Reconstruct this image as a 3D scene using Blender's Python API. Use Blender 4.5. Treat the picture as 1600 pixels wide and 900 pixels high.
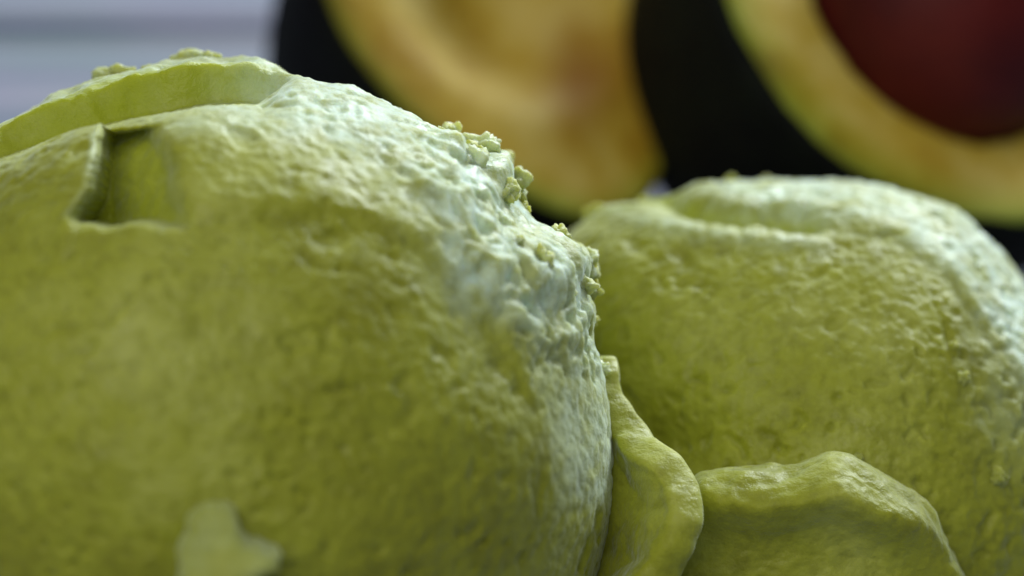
import bpy, bmesh, math, random
import numpy as np
from mathutils import Vector

for o in list(bpy.data.objects):
    bpy.data.objects.remove(o)
scene = bpy.context.scene
col = scene.collection
CM = 0.01                                   # everything below is laid out in centimetres

# ------------------------------------------------------------------ camera
PITCH = math.radians(28)
T = np.array([0.0, 0.0, 4.0])               # point looked at
FW = np.array([0, math.cos(PITCH), -math.sin(PITCH)])
UP = np.array([0, math.sin(PITCH), math.cos(PITCH)])
RT = np.array([1.0, 0, 0])
DIST = 32.0
WID = 8.0                                   # width of the frame at DIST
CAM = T - FW * DIST
cd = bpy.data.cameras.new('camera')
cam = bpy.data.objects.new('camera', cd)
col.objects.link(cam)
cam.location = Vector(CAM * CM)
cam.rotation_euler = (math.pi / 2 - PITCH, 0, 0)
cd.sensor_width = 36
cd.lens = 36 * DIST / WID
cd.clip_start = 0.01
cd.clip_end = 50
cd.dof.use_dof = True
cd.dof.focus_distance = (DIST - 0.6) * CM
cd.dof.aperture_fstop = 14.0
scene.camera = cam

# ------------------------------------------------------------------ light
w = bpy.data.worlds.new('World')
scene.world = w
w.use_nodes = True
bg = w.node_tree.nodes['Background']
bg.inputs[0].default_value = (0.88, 0.92, 0.96, 1)
bg.inputs[1].default_value = 0.18


def area(name, loc, target, size, power, color):
    l = bpy.data.lights.new(name, 'AREA')
    l.shape = 'RECTANGLE'
    l.size, l.size_y = size[0] * CM, size[1] * CM
    l.energy = power
    l.color = color
    o = bpy.data.objects.new(name, l)
    col.objects.link(o)
    o.location = Vector(loc) * CM
    d = (Vector(target) - Vector(loc)).normalized()
    o.rotation_euler = d.to_track_quat('-Z', 'Y').to_euler()
    return o


area('window_light', (42, 92, 50), (0, 3, 3), (60, 45), 18.0, (0.86, 0.94, 1.0))
area('fill_light', (-25, -45, 75), (0, 3, 2), (80, 80), 4.1, (1.0, 0.97, 0.88))  # added soft fill from the front left, no lamp seen there
scene.view_settings.view_transform = 'Standard'
scene.view_settings.look = 'None'
scene.view_settings.gamma = 1
scene.view_settings.exposure = 0


# ------------------------------------------------------------------ helpers
def at(px, py, d):
    """point (cm) seen at photo pixel (px,py) (1600x900) at depth d along the lens axis"""
    return CAM + FW * d + RT * ((px - 800) / 1600 * WID * d / DIST) + UP * ((450 - py) / 1600 * WID * d / DIST)


def to_px(P):
    q = P - CAM
    d = q @ FW
    return 800 + (q @ RT) / d * DIST / WID * 1600, 450 - (q @ UP) / d * DIST / WID * 1600


def sstep(a, b, x):
    t = np.clip((x - a) / (b - a), 0, 1)
    return t * t * (3 - 2 * t)


_rng = np.random.RandomState(7)
_perm = _rng.permutation(256)
_perm = np.concatenate([_perm, _perm, _perm])
_grad = _rng.normal(size=(256, 3))
_grad /= np.linalg.norm(_grad, axis=1)[:, None]


def noise(P, scale=1.0, off=0.0):
    P = P * scale + off
    I = np.floor(P).astype(int)
    F = P - I
    U = F * F * F * (F * (F * 6 - 15) + 10)
    I &= 255
    out = 0
    for dx in (0, 1):
        for dy in (0, 1):
            for dz in (0, 1):
                h = _perm[_perm[_perm[I[:, 0] + dx] + I[:, 1] + dy] + I[:, 2] + dz]
                g = _grad[h]
                v = g[:, 0] * (F[:, 0] - dx) + g[:, 1] * (F[:, 1] - dy) + g[:, 2] * (F[:, 2] - dz)
                wx = U[:, 0] if dx else 1 - U[:, 0]
                wy = U[:, 1] if dy else 1 - U[:, 1]
                wz = U[:, 2] if dz else 1 - U[:, 2]
                out = out + v * wx * wy * wz
    return out * 1.6


def fbm(P, scale, n=3, off=0.0):
    s = 0
    a = 1.0
    for k in range(n):
        s = s + a * noise(P, scale * 2 ** k, off + 17.3 * k)
        a *= 0.5
    return s


def ico(sub):
    bm = bmesh.new()
    bmesh.ops.create_icosphere(bm, subdivisions=sub, radius=1.0)
    V = np.array([v.co[:] for v in bm.verts])
    Fc = [[v.index for v in f.verts] for f in bm.faces]
    bm.free()
    return V, Fc


ICO = {k: ico(k) for k in (3, 4, 5, 7, 8)}


def thing(name, label, cat, loc, group=None):
    o = bpy.data.objects.new(name, None)
    col.objects.link(o)
    o.empty_display_size = 0.01
    o.location = Vector(loc) * CM
    o['label'] = label
    o['category'] = cat
    if group:
        o['group'] = group
    return o


def mesh_obj(name, V, F, mat, parent=None, smooth=True):
    """V in cm, world coordinates; parented pieces are stored relative to the parent's origin"""
    V = np.asarray(V, float) * CM
    if parent is not None:
        p = parent
        while p is not None:
            V = V - np.array(p.location)
            p = p.parent
    c = V.mean(axis=0)
    me = bpy.data.meshes.new(name)
    me.from_pydata((V - c).tolist(), [], F)
    if smooth:
        me.polygons.foreach_set('use_smooth', [True] * len(me.polygons))
    me.materials.append(mat)
    me.update()
    o = bpy.data.objects.new(name, me)
    col.objects.link(o)
    o.parent = parent
    o.location = Vector(c)
    return o


# ------------------------------------------------------------------ materials
def new_mat(name):
    m = bpy.data.materials.new(name)
    m.use_nodes = True
    nt = m.node_tree
    return m, nt, nt.nodes['Principled BSDF'], nt.nodes, nt.links


def tex_coord(nt, mapping=(1, 1, 1)):
    # real-world position, so that every piece of one stuff has the same grain
    g = nt.nodes.new('ShaderNodeNewGeometry')
    mp = nt.nodes.new('ShaderNodeMapping')
    mp.inputs['Scale'].default_value = mapping
    nt.links.new(g.outputs['Position'], mp.inputs[0])
    return mp.outputs[0]


def add_noise(nt, vec, scale, detail=3, rough=0.55, dist=0.0):
    n = nt.nodes.new('ShaderNodeTexNoise')
    n.inputs['Scale'].default_value = scale
    n.inputs['Detail'].default_value = detail
    n.inputs['Roughness'].default_value = rough
    n.inputs['Distortion'].default_value = dist
    nt.links.new(vec, n.inputs['Vector'])
    return n.outputs[0]


def ramp(nt, fac, stops):
    r = nt.nodes.new('ShaderNodeValToRGB')
    e = r.color_ramp.elements
    while len(e) < len(stops):
        e.new(0.5)
    for k, (p, c) in enumerate(stops):
        e[k].position = p
        e[k].color = (*c, 1)
    nt.links.new(fac, r.inputs[0])
    return r.outputs[0]


def ice_cream_material():
    m, nt, b, N, L = new_mat('avocado_ice_cream')
    v = tex_coord(nt)
    big = add_noise(nt, v, 70, 4, 0.6)
    c1 = ramp(nt, big, [(0.30, (0.25, 0.265, 0.007)), (0.50, (0.33, 0.36, 0.020)), (0.70, (0.42, 0.455, 0.075))])
    spk = add_noise(nt, v, 620, 3, 0.6)
    mix = N.new('ShaderNodeMix')
    mix.data_type = 'RGBA'
    mix.blend_type = 'MULTIPLY'
    mix.inputs[0].default_value = 1
    L.new(c1, mix.inputs[6])
    L.new(ramp(nt, spk, [(0.34, (0.80, 0.80, 0.58)), (0.54, (1, 1, 1))]), mix.inputs[7])
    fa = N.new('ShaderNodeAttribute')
    fa.attribute_name = 'frost_highlight'  # pale mask: icy patches together with painted backlight highlights
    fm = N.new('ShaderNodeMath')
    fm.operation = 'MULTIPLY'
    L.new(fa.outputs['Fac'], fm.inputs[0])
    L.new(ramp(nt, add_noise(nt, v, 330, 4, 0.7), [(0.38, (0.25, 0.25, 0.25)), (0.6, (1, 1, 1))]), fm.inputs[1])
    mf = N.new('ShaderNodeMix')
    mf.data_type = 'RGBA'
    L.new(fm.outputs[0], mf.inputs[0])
    ra = N.new('ShaderNodeAttribute')
    ra.attribute_name = 'glow_tint'  # mask for painted yellow-green glow of light through the ice cream
    mr = N.new('ShaderNodeMix')
    mr.data_type = 'RGBA'
    L.new(ra.outputs['Fac'], mr.inputs[0])
    L.new(mix.outputs[2], mr.inputs[6])
    mr.inputs[7].default_value = (0.34, 0.40, 0.003, 1)
    L.new(mr.outputs[2], mf.inputs[6])
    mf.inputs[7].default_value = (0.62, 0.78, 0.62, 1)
    L.new(mf.outputs[2], b.inputs['Base Color'])
    rr = N.new('ShaderNodeMapRange')
    rr.inputs[1].default_value = 0.35
    rr.inputs[2].default_value = 0.65
    rr.inputs[3].default_value = 0.40
    rr.inputs[4].default_value = 0.75
    L.new(add_noise(nt, v, 240, 4, 0.7), rr.inputs[0])
    L.new(rr.outputs[0], b.inputs['Roughness'])
    b.inputs['Specular IOR Level'].default_value = 0.4
    b.inputs['Subsurface Weight'].default_value = 0.5
    b.inputs['Subsurface Radius'].default_value = (1.0, 0.9, 0.25)
    b.inputs['Subsurface Scale'].default_value = 0.0025
    b.inputs['Coat Weight'].default_value = 0.04
    b.inputs['Coat Roughness'].default_value = 0.3
    b.inputs['Sheen Weight'].default_value = 0.4
    b.inputs['Sheen Roughness'].default_value = 0.4
    b.inputs['Sheen Tint'].default_value = (0.9, 1, 0.95, 1)
    f1 = add_noise(nt, v, 900, 4, 0.65)
    vo = N.new('ShaderNodeTexVoronoi')
    vo.inputs['Scale'].default_value = 650
    L.new(v, vo.inputs['Vector'])
    ad = N.new('ShaderNodeMath')
    ad.operation = 'MULTIPLY_ADD'
    ad.inputs[1].default_value = 0.5
    L.new(vo.outputs[0], ad.inputs[0])
    L.new(f1, ad.inputs[2])
    bp = N.new('ShaderNodeBump')
    bp.inputs['Strength'].default_value = 0.8
    bp.inputs['Distance'].default_value = 0.00032
    L.new(ad.outputs[0], bp.inputs['Height'])
    L.new(bp.outputs[0], b.inputs['Normal'])
    return m


ICE = ice_cream_material()


def frost_highlight(o, f, name='frost_highlight'):
    a_ = o.data.attributes.new(name, 'FLOAT', 'POINT')
    a_.data.foreach_set('value', np.clip(f, 0, 1).astype(float))


def flesh_material():
    m, nt, b, N, L = new_mat('avocado_flesh')
    at_ = N.new('ShaderNodeAttribute')
    at_.attribute_name = 'rim'          # 0 in the middle of the cut face, 1 under the skin
    v = tex_coord(nt)
    n = add_noise(nt, v, 75, 4, 0.6)
    blot = ramp(nt, n, [(0.36, (0.36, 0.21, 0.012)), (0.50, (0.50, 0.35, 0.045)), (0.64, (0.62, 0.49, 0.16))])
    edge = ramp(nt, at_.outputs['Fac'], [(0.0, (1, 1, 1)), (0.84, (1, 1.0, 0.8)), (0.95, (0.70, 0.88, 0.40)), (1.0, (0.35, 0.6, 0.25))])
    mix = N.new('ShaderNodeMix')
    mix.data_type = 'RGBA'
    mix.blend_type = 'MULTIPLY'
    mix.inputs[0].default_value = 1
    ba = N.new('ShaderNodeAttribute')
    ba.attribute_name = 'brown_patch'  # mask of a browner area of the flesh
    bm_ = N.new('ShaderNodeMix')
    bm_.data_type = 'RGBA'
    L.new(ba.outputs['Fac'], bm_.inputs[0])
    L.new(blot, bm_.inputs[6])
    bm_.inputs[7].default_value = (0.24, 0.10, 0.008, 1)
    L.new(bm_.outputs[2], mix.inputs[6])
    L.new(edge, mix.inputs[7])
    L.new(mix.outputs[2], b.inputs['Base Color'])
    b.inputs['Roughness'].default_value = 0.7
    b.inputs['Specular IOR Level'].default_value = 0.3
    b.inputs['Subsurface Weight'].default_value = 0.2
    b.inputs['Subsurface Radius'].default_value = (1, 0.8, 0.2)
    b.inputs['Subsurface Scale'].default_value = 0.002
    bp = N.new('ShaderNodeBump')
    bp.inputs['Strength'].default_value = 0.4
    bp.inputs['Distance'].default_value = 0.0005
    L.new(add_noise(nt, v, 500, 3), bp.inputs['Height'])
    L.new(bp.outputs[0], b.inputs['Normal'])
    return m


def plain(name, stops, nscale, rough, bump, bscale, spec=0.5):
    m, nt, b, N, L = new_mat(name)
    v = tex_coord(nt)
    L.new(ramp(nt, add_noise(nt, v, nscale, 4), stops), b.inputs['Base Color'])
    b.inputs['Roughness'].default_value = rough
    b.inputs['Specular IOR Level'].default_value = spec
    bp = N.new('ShaderNodeBump')
    bp.inputs['Strength'].default_value = 0.7
    bp.inputs['Distance'].default_value = bump
    L.new(add_noise(nt, v, bscale, 3), bp.inputs['Height'])
    L.new(bp.outputs[0], b.inputs['Normal'])
    return m


FLESH = flesh_material()
SKIN = plain('avocado_skin', [(0.35, (0.003, 0.003, 0.004)), (0.7, (0.006, 0.008, 0.006))], 120, 0.75, 0.0008, 300, 0.08)
PIT = plain('avocado_pit', [(0.3, (0.040, 0.001, 0.002)), (0.7, (0.095, 0.006, 0.005))], 90, 0.6, 0.0003, 300, 0.2)


def wood_material():
    m, nt, b, N, L = new_mat('painted_wood')
    v = tex_coord(nt, (9, 150, 60))
    n = add_noise(nt, v, 1.6, 5, 0.6, 0.4)
    L.new(ramp(nt, n, [(0.30, (0.07, 0.13, 0.18)), (0.44, (0.13, 0.18, 0.25)), (0.56, (0.27, 0.26, 0.36)), (0.70, (0.20, 0.30, 0.27))]),
          b.inputs['Base Color'])
    b.inputs['Roughness'].default_value = 0.6
    bp = N.new('ShaderNodeBump')
    bp.inputs['Strength'].default_value = 0.5
    bp.inputs['Distance'].default_value = 0.0006
    L.new(n, bp.inputs['Height'])
    L.new(bp.outputs[0], b.inputs['Normal'])
    return m


WOOD = wood_material()

# ------------------------------------------------------------------ table
table = bpy.data.objects.new('table_top', None)
col.objects.link(table)
table['kind'] = 'structure'
table['label'] = 'blue grey painted wooden table top under the avocados and scoops'
PW = 8.6


def plank_mesh():
    bm = bmesh.new()
    bmesh.ops.create_cube(bm, size=1)
    bmesh.ops.scale(bm, vec=(2.2, (PW - 0.25) * CM, 0.02), verts=bm.verts)
    bmesh.ops.bevel(bm, geom=list(bm.edges), offset=0.0012, segments=2, affect='EDGES')
    me = bpy.data.meshes.new('plank')
    bm.to_mesh(me)
    bm.free()
    me.materials.append(WOOD)
    return me


pm = plank_mesh()
for k in range(-5, 11):
    p = bpy.data.objects.new('plank', pm)
    col.objects.link(p)
    p.parent = table
    p.location = (0, (13.7 + (k - 0.5) * PW) * CM, -0.01)


# ------------------------------------------------------------------ ice cream
def flatten(V):
    z = V[:, 2]
    V[:, 2] = np.where(z < 0.25, 0.02 + np.maximum(z, -3) * 0.02 + 0.08 * np.clip(z / 0.25, 0, 1) ** 2 * 2.6, z)
    return V


def grain(P, amt=1.0):
    """granular icy surface: lumps, pocks, fine grain"""
    g = 0.045 * fbm(P, 0.8, 2, 3.1) + 0.004 * fbm(P, 3.0, 2, 9.2)
    pocks = noise(P, 4.5, 40.7)
    pk = -0.032 * sstep(0.30, 0.65, pocks) * sstep(-0.2, 0.35, noise(P, 0.8, 61.0))
    pk2 = -0.030 * sstep(0.25, 0.6, noise(P, 8.5, 140.7)) * sstep(0.0, 0.4, noise(P, 1.1, 161.0) + 0.12)
    pk2 = pk2 - 0.03 * sstep(0.55, 0.7, noise(P, 3.1, 240.7))
    return (g + amt * (pk + pk2 + 0.004 * noise(P, 8.0, 5.0) + 0.009 * noise(P, 15.0, 25.0) + 0.006 * noise(P, 24.0, 45.0)))


def snap(o, p, out=0.3, r=0.1):
    """the point of the surface of o nearest to p, a little outside it"""
    from mathutils.bvhtree import BVHTree
    if o.name not in TREES:
        M_ = Vector(o.location) + (Vector(o.parent.location) if o.parent else Vector())
        TREES[o.name] = (BVHTree.FromPolygons([v.co + M_ for v in o.data.vertices], [tuple(f.vertices) for f in o.data.polygons]))
    q, nn, _, _ = TREES[o.name].find_nearest(Vector(p) * CM)
    return np.array(q) / CM + np.array(nn) * r * out


TREES = {}


def lump(name, c, rad, parent, sub=4, amp=0.2, seed=0.0, rot=None):
    V, F = ICO[sub]
    D = V * (1 + amp * fbm(V, 1.3, 3, seed))[:, None]
    D = D * np.array(rad)
    if rot is not None:
        D = D @ rot
    D = D + 0.10 * np.array(rad).mean() * (np.round(noise(V, 2.7, seed + 5) * 2))[:, None] * V * 0.6
    o = mesh_obj(name, D + np.array(c), F, ICE, parent)
    frost_highlight(o, np.full(len(V), (0.45 + 0.25 * math.sin(seed * 9)) if parent.name == 'ice_cream_scoop' else 0.1))
    return o


def rotm(ax, ay, az):
    cx, sx, cy, sy, cz, sz = math.cos(ax), math.sin(ax), math.cos(ay), math.sin(ay), math.cos(az), math.sin(az)
    X = np.array([[1, 0, 0], [0, cx, -sx], [0, sx, cx]])
    Y = np.array([[cy, 0, sy], [0, 1, 0], [-sy, 0, cy]])
    Z = np.array([[cz, -sz, 0], [sz, cz, 0], [0, 0, 1]])
    return X @ Y @ Z


G = 'scoops of avocado ice cream'
rnd = random.Random(3)

# --- large left scoop
CL = at(345, 722, 32.0)
RL = 3.07
big = thing('ice_cream_scoop', 'largest green ice cream scoop, at left, with ragged frosted and highlighted right edge and curled top',
            'ice cream', (CL[0], CL[1], 0), G)
V, F = ICO[8]
P0 = CL + V * RL
x, y = to_px(P0)
tocam = (CAM - P0)
tocam /= np.linalg.norm(tocam, axis=1)[:, None]
s = (V * tocam).sum(1)
front = sstep(-0.05, 0.15, s)
h = grain(P0, 1.0 + 0.5 * np.exp(-(((x - 480) / 280) ** 2 + ((y - 560) / 170) ** 2)))
# raised wall along the top, its foot a shallow trough
xm = sstep(470, 400, x) * sstep(-420, -300, x)
wob = 0.030 * noise(P0, 1.6, 8.0) + 0.012 * noise(P0, 5, 8.0)
behind = sstep(0.17, 0.12, s + wob)
h += xm * (1 - behind) * (-0.26) * sstep(0.60, 0.16, s) * sstep(300, 160, y)
h += xm * behind * sstep(300, 160, y) * (0.06 + 0.07 * noise(P0, 1.3, 33.0) + 0.04 * noise(P0, 4.3, 31.0)) * sstep(-0.7, -0.1, s)
# flap with a raised edge and the hollow beside it
xb = np.interp(y, [170, 200, 250, 300, 345], [158, 160, 154, 141, 116]) + 7 * noise(P0, 3.5, 2)
ym = sstep(165, 195, y) * sstep(352, 340, y + 6 * noise(P0, 4, 12))
h += front * sstep(xb + 5, xb - 5, x) * (0.07 * sstep(-120, 140, x)) * sstep(160, 200, y) * sstep(420, 330, y)
xr = np.interp(y, [190, 250, 345], [225, 262, 285]) + 5 * noise(P0, 3, 22)
notch = front * sstep(xb - 4, xb + 4, x) * sstep(xr + 30, xr - 20, x) * sstep(189, 196, y + 6 * noise(P0, 3, 19)) * sstep(354, 343, y + 9 * noise(P0, 4, 12))
cut = notch * 0.95 * (0.55 + 0.45 * np.clip((y - 190) / 150, 0, 1)) * np.clip((320 - x) / 160, 0.0, 1)
for bx, by, br, ba in ((765, 278, 32, .20), (700, 232, 24, .10), (868, 425, 42, .20), (835, 385, 24, .10), (905, 490, 26, .08)):
    h += ba * np.exp(-((x - bx) ** 2 + (y - by) ** 2) / br ** 2) * sstep(-0.75, -0.2, s) * (1 + 0.5 * noise(P0, 4.0, 18.0))
# ragged torn band down the right side
pxs = np.array([[560, 150], [640, 235], [700, 310], [770, 400], [830, 480], [880, 560], [915, 650], [935, 760]], float)
dmin = np.full(len(x), 1e9)
for a, b_ in zip(pxs[:-1], pxs[1:]):
    ab = b_ - a
    t = np.clip(((x - a[0]) * ab[0] + (y - a[1]) * ab[1]) / (ab @ ab), 0, 1)
    dmin = np.minimum(dmin, np.hypot(x - a[0] - t * ab[0], y - a[1] - t * ab[1]))
right = sstep(430, 640, x) * sstep(-0.75, -0.25, s)
band = sstep(75, 25, dmin) * sstep(-0.2, 0.05, s)
edge = sstep(120, 20, np.abs(dmin)) * sstep(0.30, 0.02, np.abs(s)) * right
rid = 1 - np.abs(noise(P0, 2.1, 70.0)) * 2
rid2 = 1 - np.abs(noise(P0, 4.6, 77.0)) * 2
warp = P0 + 0.12 * np.stack([noise(P0, 2.5, 1.0), noise(P0, 2.5, 31.0), noise(P0, 2.5, 71.0)], 1)
torn = 0.065 * (rid - 0.6) + 0.075 * noise(warp, 3.2, 7.0) + 0.055 * (1 - np.abs(noise(warp, 6.0, 17.0)) * 2.2) + 0.035 * noise(warp, 12.0, 27.0)
h += np.maximum(band * sstep(560, 720, x), edge * 0.45) * 0.75 * torn * sstep(660, 460, y)
h += front * 0.05 * sstep(60, 10, dmin) * sstep(600, 450, y)
yf = np.interp(x, [-200, 100, 280, 430, 570, 650, 720, 790, 840, 870], [300, 330, 338, 332, 345, 385, 450, 530, 640, 800]) + 6 * noise(P0, 1.7, 51.0)
h += front * (0.07 * sstep(yf + 12, yf - 22, y) - 0.035) * sstep(230, 330, x) * sstep(700, 520, y)
# brushed scoop drag lines in the pale shoulder
h += 0.007 * noise(P0 * np.array([2.0, 1, 1]), 9.0, 90.) * sstep(300, 420, x) * sstep(420, 250, y)
P = flatten(P0 + V * h[:, None] + FW * cut[:, None])
bodyL = mesh_obj('scoop_body', P, F, ICE, big)
patch = lambda cx, cy, a, b_: np.exp(-(((x - cx) / a) ** 2 + ((y - cy) / b_) ** 2))
frost_highlight(bodyL, xm * sstep(300, 160, y) * sstep(0.0, 0.06, s) * sstep(0.24, 0.15, s) * 0.9 + 0.45 * notch, 'glow_tint')  # saturated tint painted for backlight through the wall, also in the notch
fn = 0.5 + 0.9 * noise(P0, 1.5, 99.0)  # breaks up the icy patches and the highlights painted on crest, shoulder, flap
frost_highlight(bodyL, xm * behind * sstep(-0.25, 0.02, s) * sstep(0.10, 0.03, s + wob) * 0.55 + front * (0.42 * sstep(120, 10, dmin) * sstep(580, 420, y) + 0.5 * sstep(7, 1, np.abs(x - xb + 8)) * ym * (0.6 + fn * 0.6) + 1.3 * patch(745, 390, 45, 70) + 0.5 * patch(830, 480, 30, 35)
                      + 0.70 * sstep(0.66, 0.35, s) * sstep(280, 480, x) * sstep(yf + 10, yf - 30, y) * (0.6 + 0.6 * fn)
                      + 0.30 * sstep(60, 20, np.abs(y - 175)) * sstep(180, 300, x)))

# crumbs clinging along the torn edge
for k, (cx, cy, d, r) in enumerate([(778, 290, 31.9, .13), (748, 262, 31.8, .12), (728, 255, 31.6, .07), (700, 228, 31.9, .08), (722, 300, 31.2, .09), (690, 250, 31.5, .05),
                                   (845, 388, 31.7, .09), (886, 412, 31.9, .12), (900, 455, 31.9, .09), (800, 345, 31.8, .05),
                                   (866, 455, 31.4, .11), (850, 480, 31.2, .06), (660, 213, 31.8, .05), (912, 500, 32.0, .06),
                                   (780, 400, 30.7, .06), (825, 440, 30.9, .10), (610, 176, 31.9, .04), (540, 150, 31.9, .035),
                                   (952, 575, 31.8, .07), (790, 310, 31.7, .05), (760, 300, 31.3, .09)]):
    lump('crumb', snap(bodyL, at(cx, cy, d), rnd.uniform(-0.35, 0.15), r), (r * rnd.uniform(.8, 1.3), r * rnd.uniform(.8, 1.2), r * rnd.uniform(.7, 1.2)), big, 4, 0.6, k * 3.7,
         rotm(rnd.random() * 3, rnd.random() * 3, rnd.random() * 3))
for k, (cx, cy, d, r) in enumerate([(160, 100, 32.4, .08), (185, 97, 32.4, .07), (300, 98, 32.4, .09), (325, 103, 32.4, .07), (235, 108, 32.4, .05)]):
    lump('crumb', snap(bodyL, at(cx, cy, d), 0.2, r), (r * 1.6, r, r), big, 4, 0.4, 50 + k * 3.7)


def surf_depth(cx, cy, C, R):
    """depth of the front of a ball of radius R at C under pixel (cx,cy)"""
    a, b_ = at(cx, cy, 20.0), at(cx, cy, 40.0)
    d = (b_ - a) / np.linalg.norm(b_ - a)
    oc = a - C
    bq = oc @ d
    disc = max(bq * bq - (oc @ oc - R * R), 0)
    return a + d * (-bq - math.sqrt(disc))


# pale chip stuck low on the front
def chip(outline, C, R, proud, sink, parent, name='chip'):
    n = len(outline)
    cxy = np.mean(outline, axis=0)
    # smooth resample
    pts = []
    for k in range(n):
        a, b_ = np.array(outline[k]), np.array(outline[(k + 1) % n])
        for t in (0, .25, .5, .75):
            pts.append(a * (1 - t) + b_ * t)
    pts = np.array(pts, float)
    for _ in range(2):
        pts = (np.roll(pts, 1, 0) + 2 * pts + np.roll(pts, -1, 0)) / 4
    m = len(pts)
    jag = np.random.RandomState(5).normal(size=(m, 2)) * 3.2
    pts = pts + jag
    rings = [(1.0, -sink), (1.02, proud * .4), (0.97, proud * .8), (0.88, proud), (0.6, proud * 1.15), (0.3, proud * 1.2)]
    VV, FF = [], []
    for q, (sc, hh) in enumerate(rings):
        for k in range(m):
            p = cxy + (pts[k] - cxy) * sc
            S = surf_depth(p[0], p[1], C, R)
            nrm = (S - C) / R
            # the top of the chip stands further off than its foot
            lift = hh * (1 - 0.6 * np.clip((cxy[1] - p[1]) / 60, -0.6, 1)) if hh > 0 else hh
            S = S + nrm * lift
            S = S + nrm * (0.05 * float(noise(S[None], 3.5, 4.0)[0]) + 0.04 * float(noise(S[None], 8.0, 4.0)[0]))
            VV.append(S)
    for q in range(len(rings) - 1):
        for k in range(m):
            a = q * m + k
            b_ = q * m + (k + 1) % m
            FF.append([a, b_, b_ + m, a + m])
    FF.append([(len(rings) - 1) * m + k for k in range(m)])
    o = mesh_obj(name, VV, FF, ICE, parent)
    sm = o.modifiers.new('subdivision', 'SUBSURF')
    sm.levels = sm.render_levels = 2
    frost_highlight(o, np.full(len(VV), 0.16))
    return o


chip([(284, 830), (300, 795), (345, 778), (368, 792), (372, 826), (400, 838), (434, 850), (430, 868), (404, 872), (398, 905), (380, 940), (300, 940), (282, 900)],
     CL, RL + 0.0, 0.40, 0.25, big)

# curled lip of the big scoop at its lower right
def sheet(name, A, B, parent, thick=0.1, bow=-0.25, nv=14, edge=0.06):
    """thick sheet between polylines A (root) and B (free edge), hollow in the middle"""
    A, B = np.array(A, float), np.array(B, float)

    def res(Q, n):
        t = np.linspace(0, len(Q) - 1, n)
        return np.stack([np.interp(t, range(len(Q)), Q[:, k]) for k in range(3)], 1)
    nu = 40
    A, B = res(A, nu), res(B, nu)
    for _ in range(3):
        for Q in (A, B):
            Q[1:-1] = (Q[:-2] + 2 * Q[1:-1] + Q[2:]) / 4
    VV = []
    FF = []
    for u in range(nu):
        for v_ in range(nv):
            t = v_ / (nv - 1)
            p = A[u] * (1 - t) + B[u] * t
            p = p - FW * (bow * math.sin(math.pi * t) + edge * t ** 6)
            VV.append(p)
    for u in range(nu - 1):
        for v_ in range(nv - 1):
            a = u * nv + v_
            FF.append([a, a + nv, a + nv + 1, a + 1])
    VV = np.array(VV)
    tt = np.tile(np.arange(nv) / (nv - 1), nu)
    VV += FW * (0.07 * noise(VV, 2.5, 5.0) + 0.04 * noise(VV, 6.0, 5.0))[:, None] + RT * (tt * (0.07 * noise(VV, 3.0, 55.0) + 0.04 * noise(VV, 7.0, 55.0)))[:, None] + RT * (0.02 * noise(VV, 3.5, 15.0))[:, None]
    o = mesh_obj(name, VV, FF, ICE, parent)
    so = o.modifiers.new('thickness', 'SOLIDIFY')
    so.thickness = thick * CM
    so.offset = 0
    sm = o.modifiers.new('subdivision', 'SUBSURF')
    sm.levels = sm.render_levels = 2
    return o


sheet('lip',
      [at(880, 540, 32.3), at(905, 640, 32.0), at(915, 720, 31.9), at(920, 800, 31.9), at(915, 880, 31.9), at(895, 980, 32.0)],
      [at(932, 560, 32.1), at(948, 600, 31.95), at(962, 650, 31.8), at(1005, 690, 31.5), at(1055, 725, 31.2), at(1076, 785, 31.0), at(1070, 845, 30.9), at(1040, 900, 30.9), at(985, 960, 30.9)],
      big, thick=0.30, bow=-0.14, edge=0.05)

# --- right scoop
CR = at(1278, 772, 34.6)
RR = 2.63
rs = thing('ice_cream_scoop', 'green ice cream scoop at right with frosty, highlighted white top and a thin ledge across it',
           'ice cream', (CR[0], CR[1], 0), G)
V, F = ICO[8]
P0 = CR + V * RR
x, y = to_px(P0)
tocam = (CAM - P0)
tocam /= np.linalg.norm(tocam, axis=1)[:, None]
s = (V * tocam).sum(1)
h = grain(P0 + 11.0, 1.1)
# left shoulder swells towards the big scoop
sh = np.exp(-(((x - 930) / 120) ** 2 + ((y - 400) / 130) ** 2)) * sstep(-0.8, 0.0, s)
h += 0.42 * sh + 0.10 * np.exp(-(((x - 1090) / 90) ** 2)) * sstep(500, 300, y)
h -= 0.16 * sstep(1470, 1640, x) * sstep(620, 420, y)
# ledge: pale cap behind, lower belly in front
yc = np.interp(x, [900, 985, 1280, 1330, 1400, 1480, 1560, 1650], [352, 346, 346, 352, 375, 430, 530, 660]) + 7 * noise(P0, 2.2, 3.0) + 3 * noise(P0, 6.0, 3.0)
wx = sstep(930, 1000, x)
lx = sstep(940, 1000, x) * sstep(1310, 1260, x)
fr = sstep(0, 0.1, s)
h += lx * fr * (-0.12 * np.exp(-((y - yc) / 11) ** 2) + 0.05 * np.exp(-((y - yc - 34) / 15) ** 2) + 0.05 * np.exp(-((y - yc + 26) / 14) ** 2))
h += wx * fr * 0.05 * sstep(yc + 14, yc - 14, y) * sstep(1250, 1350, x)
# belly tucks in low on the left, under the bulge
h -= 0.20 * np.exp(-(((x - 1020) / 110) ** 2 + ((y - 690) / 60) ** 2)) * sstep(0, .2, s)
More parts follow.
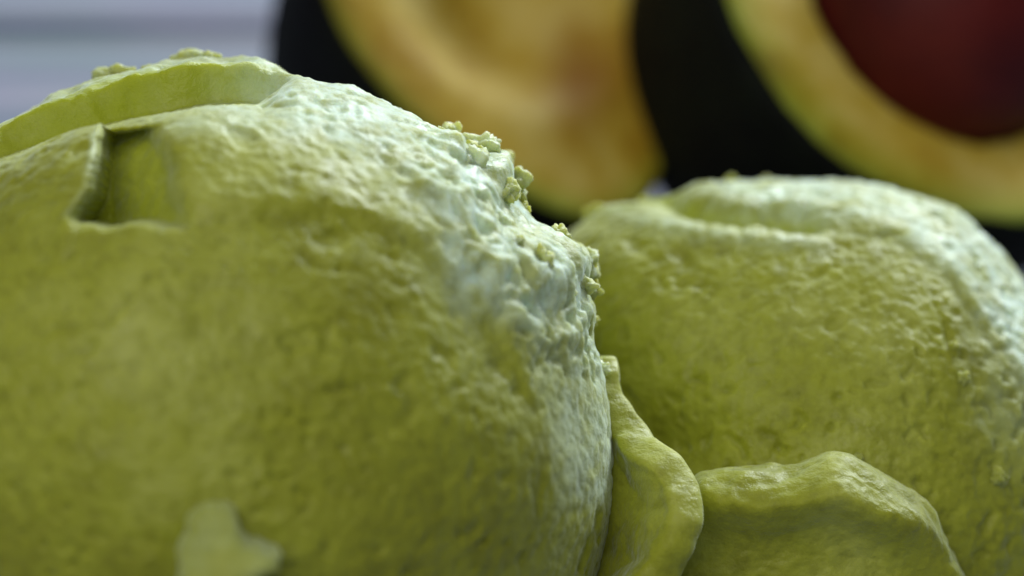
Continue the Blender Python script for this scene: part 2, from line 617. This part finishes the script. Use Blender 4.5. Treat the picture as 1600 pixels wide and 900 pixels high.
# fine roughness on the cap
top = sstep(420, 300, y) * sstep(-0.6, -0.1, s) + sstep(1420, 1560, x)
h += np.clip(top, 0, 1) * (0.022 * noise(P0, 5.0, 44.0) + 0.014 * noise(P0, 10.0, 44.0))
P = flatten(P0 + V * h[:, None])
bodyR = mesh_obj('scoop_body', P, F, ICE, rs)
fn = 0.5 + 0.9 * noise(P0, 1.5, 99.0)  # varies the pale cap, where backlight sheen is painted in with icy white
frost_highlight(bodyR, 0.9 * lx * np.exp(-((y - yc) / 13) ** 2), 'glow_tint')  # same painted glow colour along the groove
frost_highlight(bodyR, sstep(yc + 30, yc - 40, y) * sstep(950, 1250, x) * (0.60 + 0.35 * fn) + 0.40 * np.exp(-((y - yc - 34) / 15) ** 2) * lx
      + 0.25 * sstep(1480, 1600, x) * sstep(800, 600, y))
for k, (cx, cy, d, r) in enumerate([(922, 326, 34.6, .08), (938, 334, 34.5, .06), (1140, 278, 34.8, .06), (1010, 306, 34.7, .05), (1200, 276, 34.9, .05),
                                   (1340, 720, 32.0, .05), (1505, 590, 32.4, .05), (1490, 540, 32.5, .04), (1580, 735, 32.1, .06), (1400, 780, 31.9, .045)]):
    lump('crumb', snap(bodyR, at(cx, cy, d), 0.0, r), (r * 1.2, r, r), rs, 4, 0.45, 90 + k * 5.7, rotm(rnd.random() * 3, rnd.random() * 3, rnd.random() * 3))

# --- front scoop, low between the two
top = at(1268, 722, 31.3)
top[2] -= 0.20
fs = thing('ice_cream_scoop', 'lowest and darkest green ice cream scoop, smooth faced, in front of the white topped scoop',
           'ice cream', (top[0], top[1], 0), G)
V, F = ICO[7]
cz = top[2] * 0.5
C3 = np.array([top[0], top[1] + 0.1, cz])
e = 0.62
D = np.sign(V) * np.abs(V) ** 0.72
D /= (np.abs(D) ** 3.2).sum(1)[:, None] ** (1 / 3.2)
P0 = C3 + D * np.array([1.30, 0.48, cz])
x, y = to_px(P0)
hh = 0.06 * fbm(P0, 0.9, 2, 13.0) + 0.02 * fbm(P0, 3.0, 3, 6.0) + 0.009 * noise(P0, 13.0, 6.0)
# thick rounded rim round the top edge, sunk face below it
el = (P0[:, 2] - cz) / cz
frontm = sstep(0.0, 0.6, -V[:, 1])
hh += 0.05 * np.exp(-((el - 0.90) / 0.09) ** 2) - 0.26 * frontm * sstep(0.93, 0.84, el) * sstep(0.2, 0.8, el)
slope = -0.30 * np.clip((P0[:, 0] - C3[0] - 0.35) / 1.3, 0, 1) ** 1.3 * np.clip(el, 0, 1)
P = P0 + V * hh[:, None]
P[:, 2] += slope * 2.2 + np.clip(el, 0, 1) * (0.10 * np.exp(-((x - 1300) / 45) ** 2) + 0.05 * noise(P0, 2.2, 81.0) + 0.03 * noise(P0, 5.0, 83.0))
P = flatten(P)
mesh_obj('scoop_body', P, F, ICE, fs)


# ------------------------------------------------------------------ avocados
def avocado(name, label, outline, P, n, depth, cav_px, cav_r, pit_r, cav_depth, full=0.85):
    """outline: photo pixels of the cut face, met by the plane through P with normal n"""
    n = np.array(n, float)
    n /= np.linalg.norm(n)
    ax = RT - n * (RT @ n)
    ax /= np.linalg.norm(ax)
    ay = np.cross(n, ax)

    def hit(q):
        d = at(q[0], q[1], DIST) - CAM
        t = ((P - CAM) @ n) / (d @ n)
        r = CAM + d * t - P
        return np.array([r @ ax, r @ ay])
    K = np.array([hit(q) for q in outline])
    c = K.mean(0)
    # closed smooth outline as radius over angle
    ang = np.arctan2(K[:, 1] - c[1], K[:, 0] - c[0])
    rad = np.hypot(K[:, 0] - c[0], K[:, 1] - c[1])
    o_ = np.argsort(ang)
    ang, rad = ang[o_], rad[o_]
    M = 96
    th = np.linspace(-math.pi, math.pi, M, endpoint=False)
    R = np.interp(th, np.concatenate([ang - 2 * math.pi, ang, ang + 2 * math.pi]), np.tile(rad, 3))
    for _ in range(6):
        R = (np.roll(R, 1) + 2 * R + np.roll(R, -1)) / 4
    cc = hit(cav_px) - c

    def pt(lx, ly, lz):
        return P + ax * (c[0] + lx) + ay * (c[1] + ly) + n * lz
    low = 1e9
    # skin: dome under the face
    VS, FS = [], []
    NR = 26
    for i in range(NR + 1):
        a = i / NR * math.pi / 2
        for k in range(M):
            rr = R[k] * math.cos(a) ** full * 1.02 if i < NR else 0
            VS.append(pt(rr * math.cos(th[k]), rr * math.sin(th[k]), -depth * math.sin(a) + (0.0 if i else -0.02)))
    # turn the wall inward so the skin has an edge
    VS = np.array(VS)
    low = VS[:, 2].min()
    shift = np.array([0, 0, -low])
    VS = VS + shift
    VS[:, :] += 0.03 * noise(VS, 1.5, 3)[:, None] * -n
    for i in range(NR):
        for k in range(M):
            a, b_ = i * M + k, i * M + (k + 1) % M
            FS.append([a, a + M, b_ + M, b_])
    base = P + ax * c[0] + ay * c[1] + shift
    root = thing(name, label, 'avocado', (base[0], base[1], 0), 'avocado halves behind the scoops')
    VS[:, 2] = np.maximum(VS[:, 2], 0.02)
    sk = mesh_obj('skin', VS, FS, SKIN, root)
    so = sk.modifiers.new('thickness', 'SOLIDIFY')
    so.thickness = 0.12 * CM
    so.offset = 1 if False else -1
    # flesh: the cut face with its hollow
    NR = 60
    VF, FF, rim, brown = [], [], [], []
    for i in range(NR + 1):
        f = 1 - i / NR
        for k in range(M):
            lx, ly = R[k] * f * math.cos(th[k]), R[k] * f * math.sin(th[k])
            d = math.hypot(lx - cc[0], ly - cc[1]) / cav_r
            z = 0.03 * math.cos(f * 1.5) + 0.06 * (1 if f < 0.985 else 0)
            if d < 1:
                z -= cav_depth * (math.sqrt(1 - d * d) if pit_r else (1 - d * d) ** 2)
            VF.append(pt(lx, ly, z))
            rim.append(f)
            q = (to_px(np.array(VF[-1])[None]))
            brown.append(0.9 * math.exp(-((q[0][0] - 905) / 60) ** 2 - ((q[1][0] - 110) / 100) ** 2) if not pit_r else 0)
    VF = np.array(VF) + shift
    VF += (n * 0.04)[None] * noise(VF, 1.2, 21)[:, None]
    for i in range(NR):
        for k in range(M):
            a, b_ = i * M + k, i * M + (k + 1) % M
            FF.append([a, b_, b_ + M, a + M])
    fl = mesh_obj('flesh', VF, FF, FLESH, root)
    at_ = fl.data.attributes.new('rim', 'FLOAT', 'POINT')
    at_.data.foreach_set('value', rim)
    bu_ = fl.data.attributes.new('brown_patch', 'FLOAT', 'POINT')
    bu_.data.foreach_set('value', brown)
    if pit_r:
        Vp, Fp = ICO[5]
        pc = P + ax * (c[0] + cc[0]) + ay * (c[1] + cc[1]) + shift + n * (pit_r * 0.12)
        Q = Vp * pit_r * np.array([1.0, 1.05, 1.0])
        Q = Q * (1 + 0.02 * noise(Vp, 1.5, 3))[:, None]
        mesh_obj('pit', pc + Q, Fp, PIT, root)
    print('AVO', name, 'shift', shift, 'z face', base[2])
    return root


nL = np.array([0.44, -0.54, 0.80])
nR = np.array([0.46, -0.46, 0.80])
avocado('avocado_half', 'pitless avocado half with brownish yellow hollow, lying beside the table boards behind the largest scoop',
        [(495, -60), (520, 10), (560, 80), (620, 150), (700, 215), (780, 268), (860, 312), (930, 338), (990, 320), (1030, 255), (1046, 150), (1050, 50),
         (1040, -60), (1010, -220), (920, -340), (760, -400), (600, -330), (515, -190)],
        at(790, 0, 38.7), nL, 3.45, (790, -20), 1.45, 0, 0.62)
avocado('avocado_half', 'avocado half still holding its dark maroon pit, behind the right scoop',
        [(1105, -60), (1130, 40), (1170, 130), (1230, 225), (1300, 295), (1400, 350), (1500, 385), (1600, 395), (1720, 370), (1840, 290), (1920, 150), (1940, 0),
         (1920, -200), (1840, -380), (1650, -500), (1420, -500), (1230, -380), (1130, -220)],
        at(1500, 30, 38.7), nR, 3.3, (1462, 70), 1.42, 1.36, 1.2, 0.44)

for o in bpy.data.objects:
    if o.type == 'MESH' and 'kind' not in o and o.parent is None:
        print('UNPARENTED', o.name)
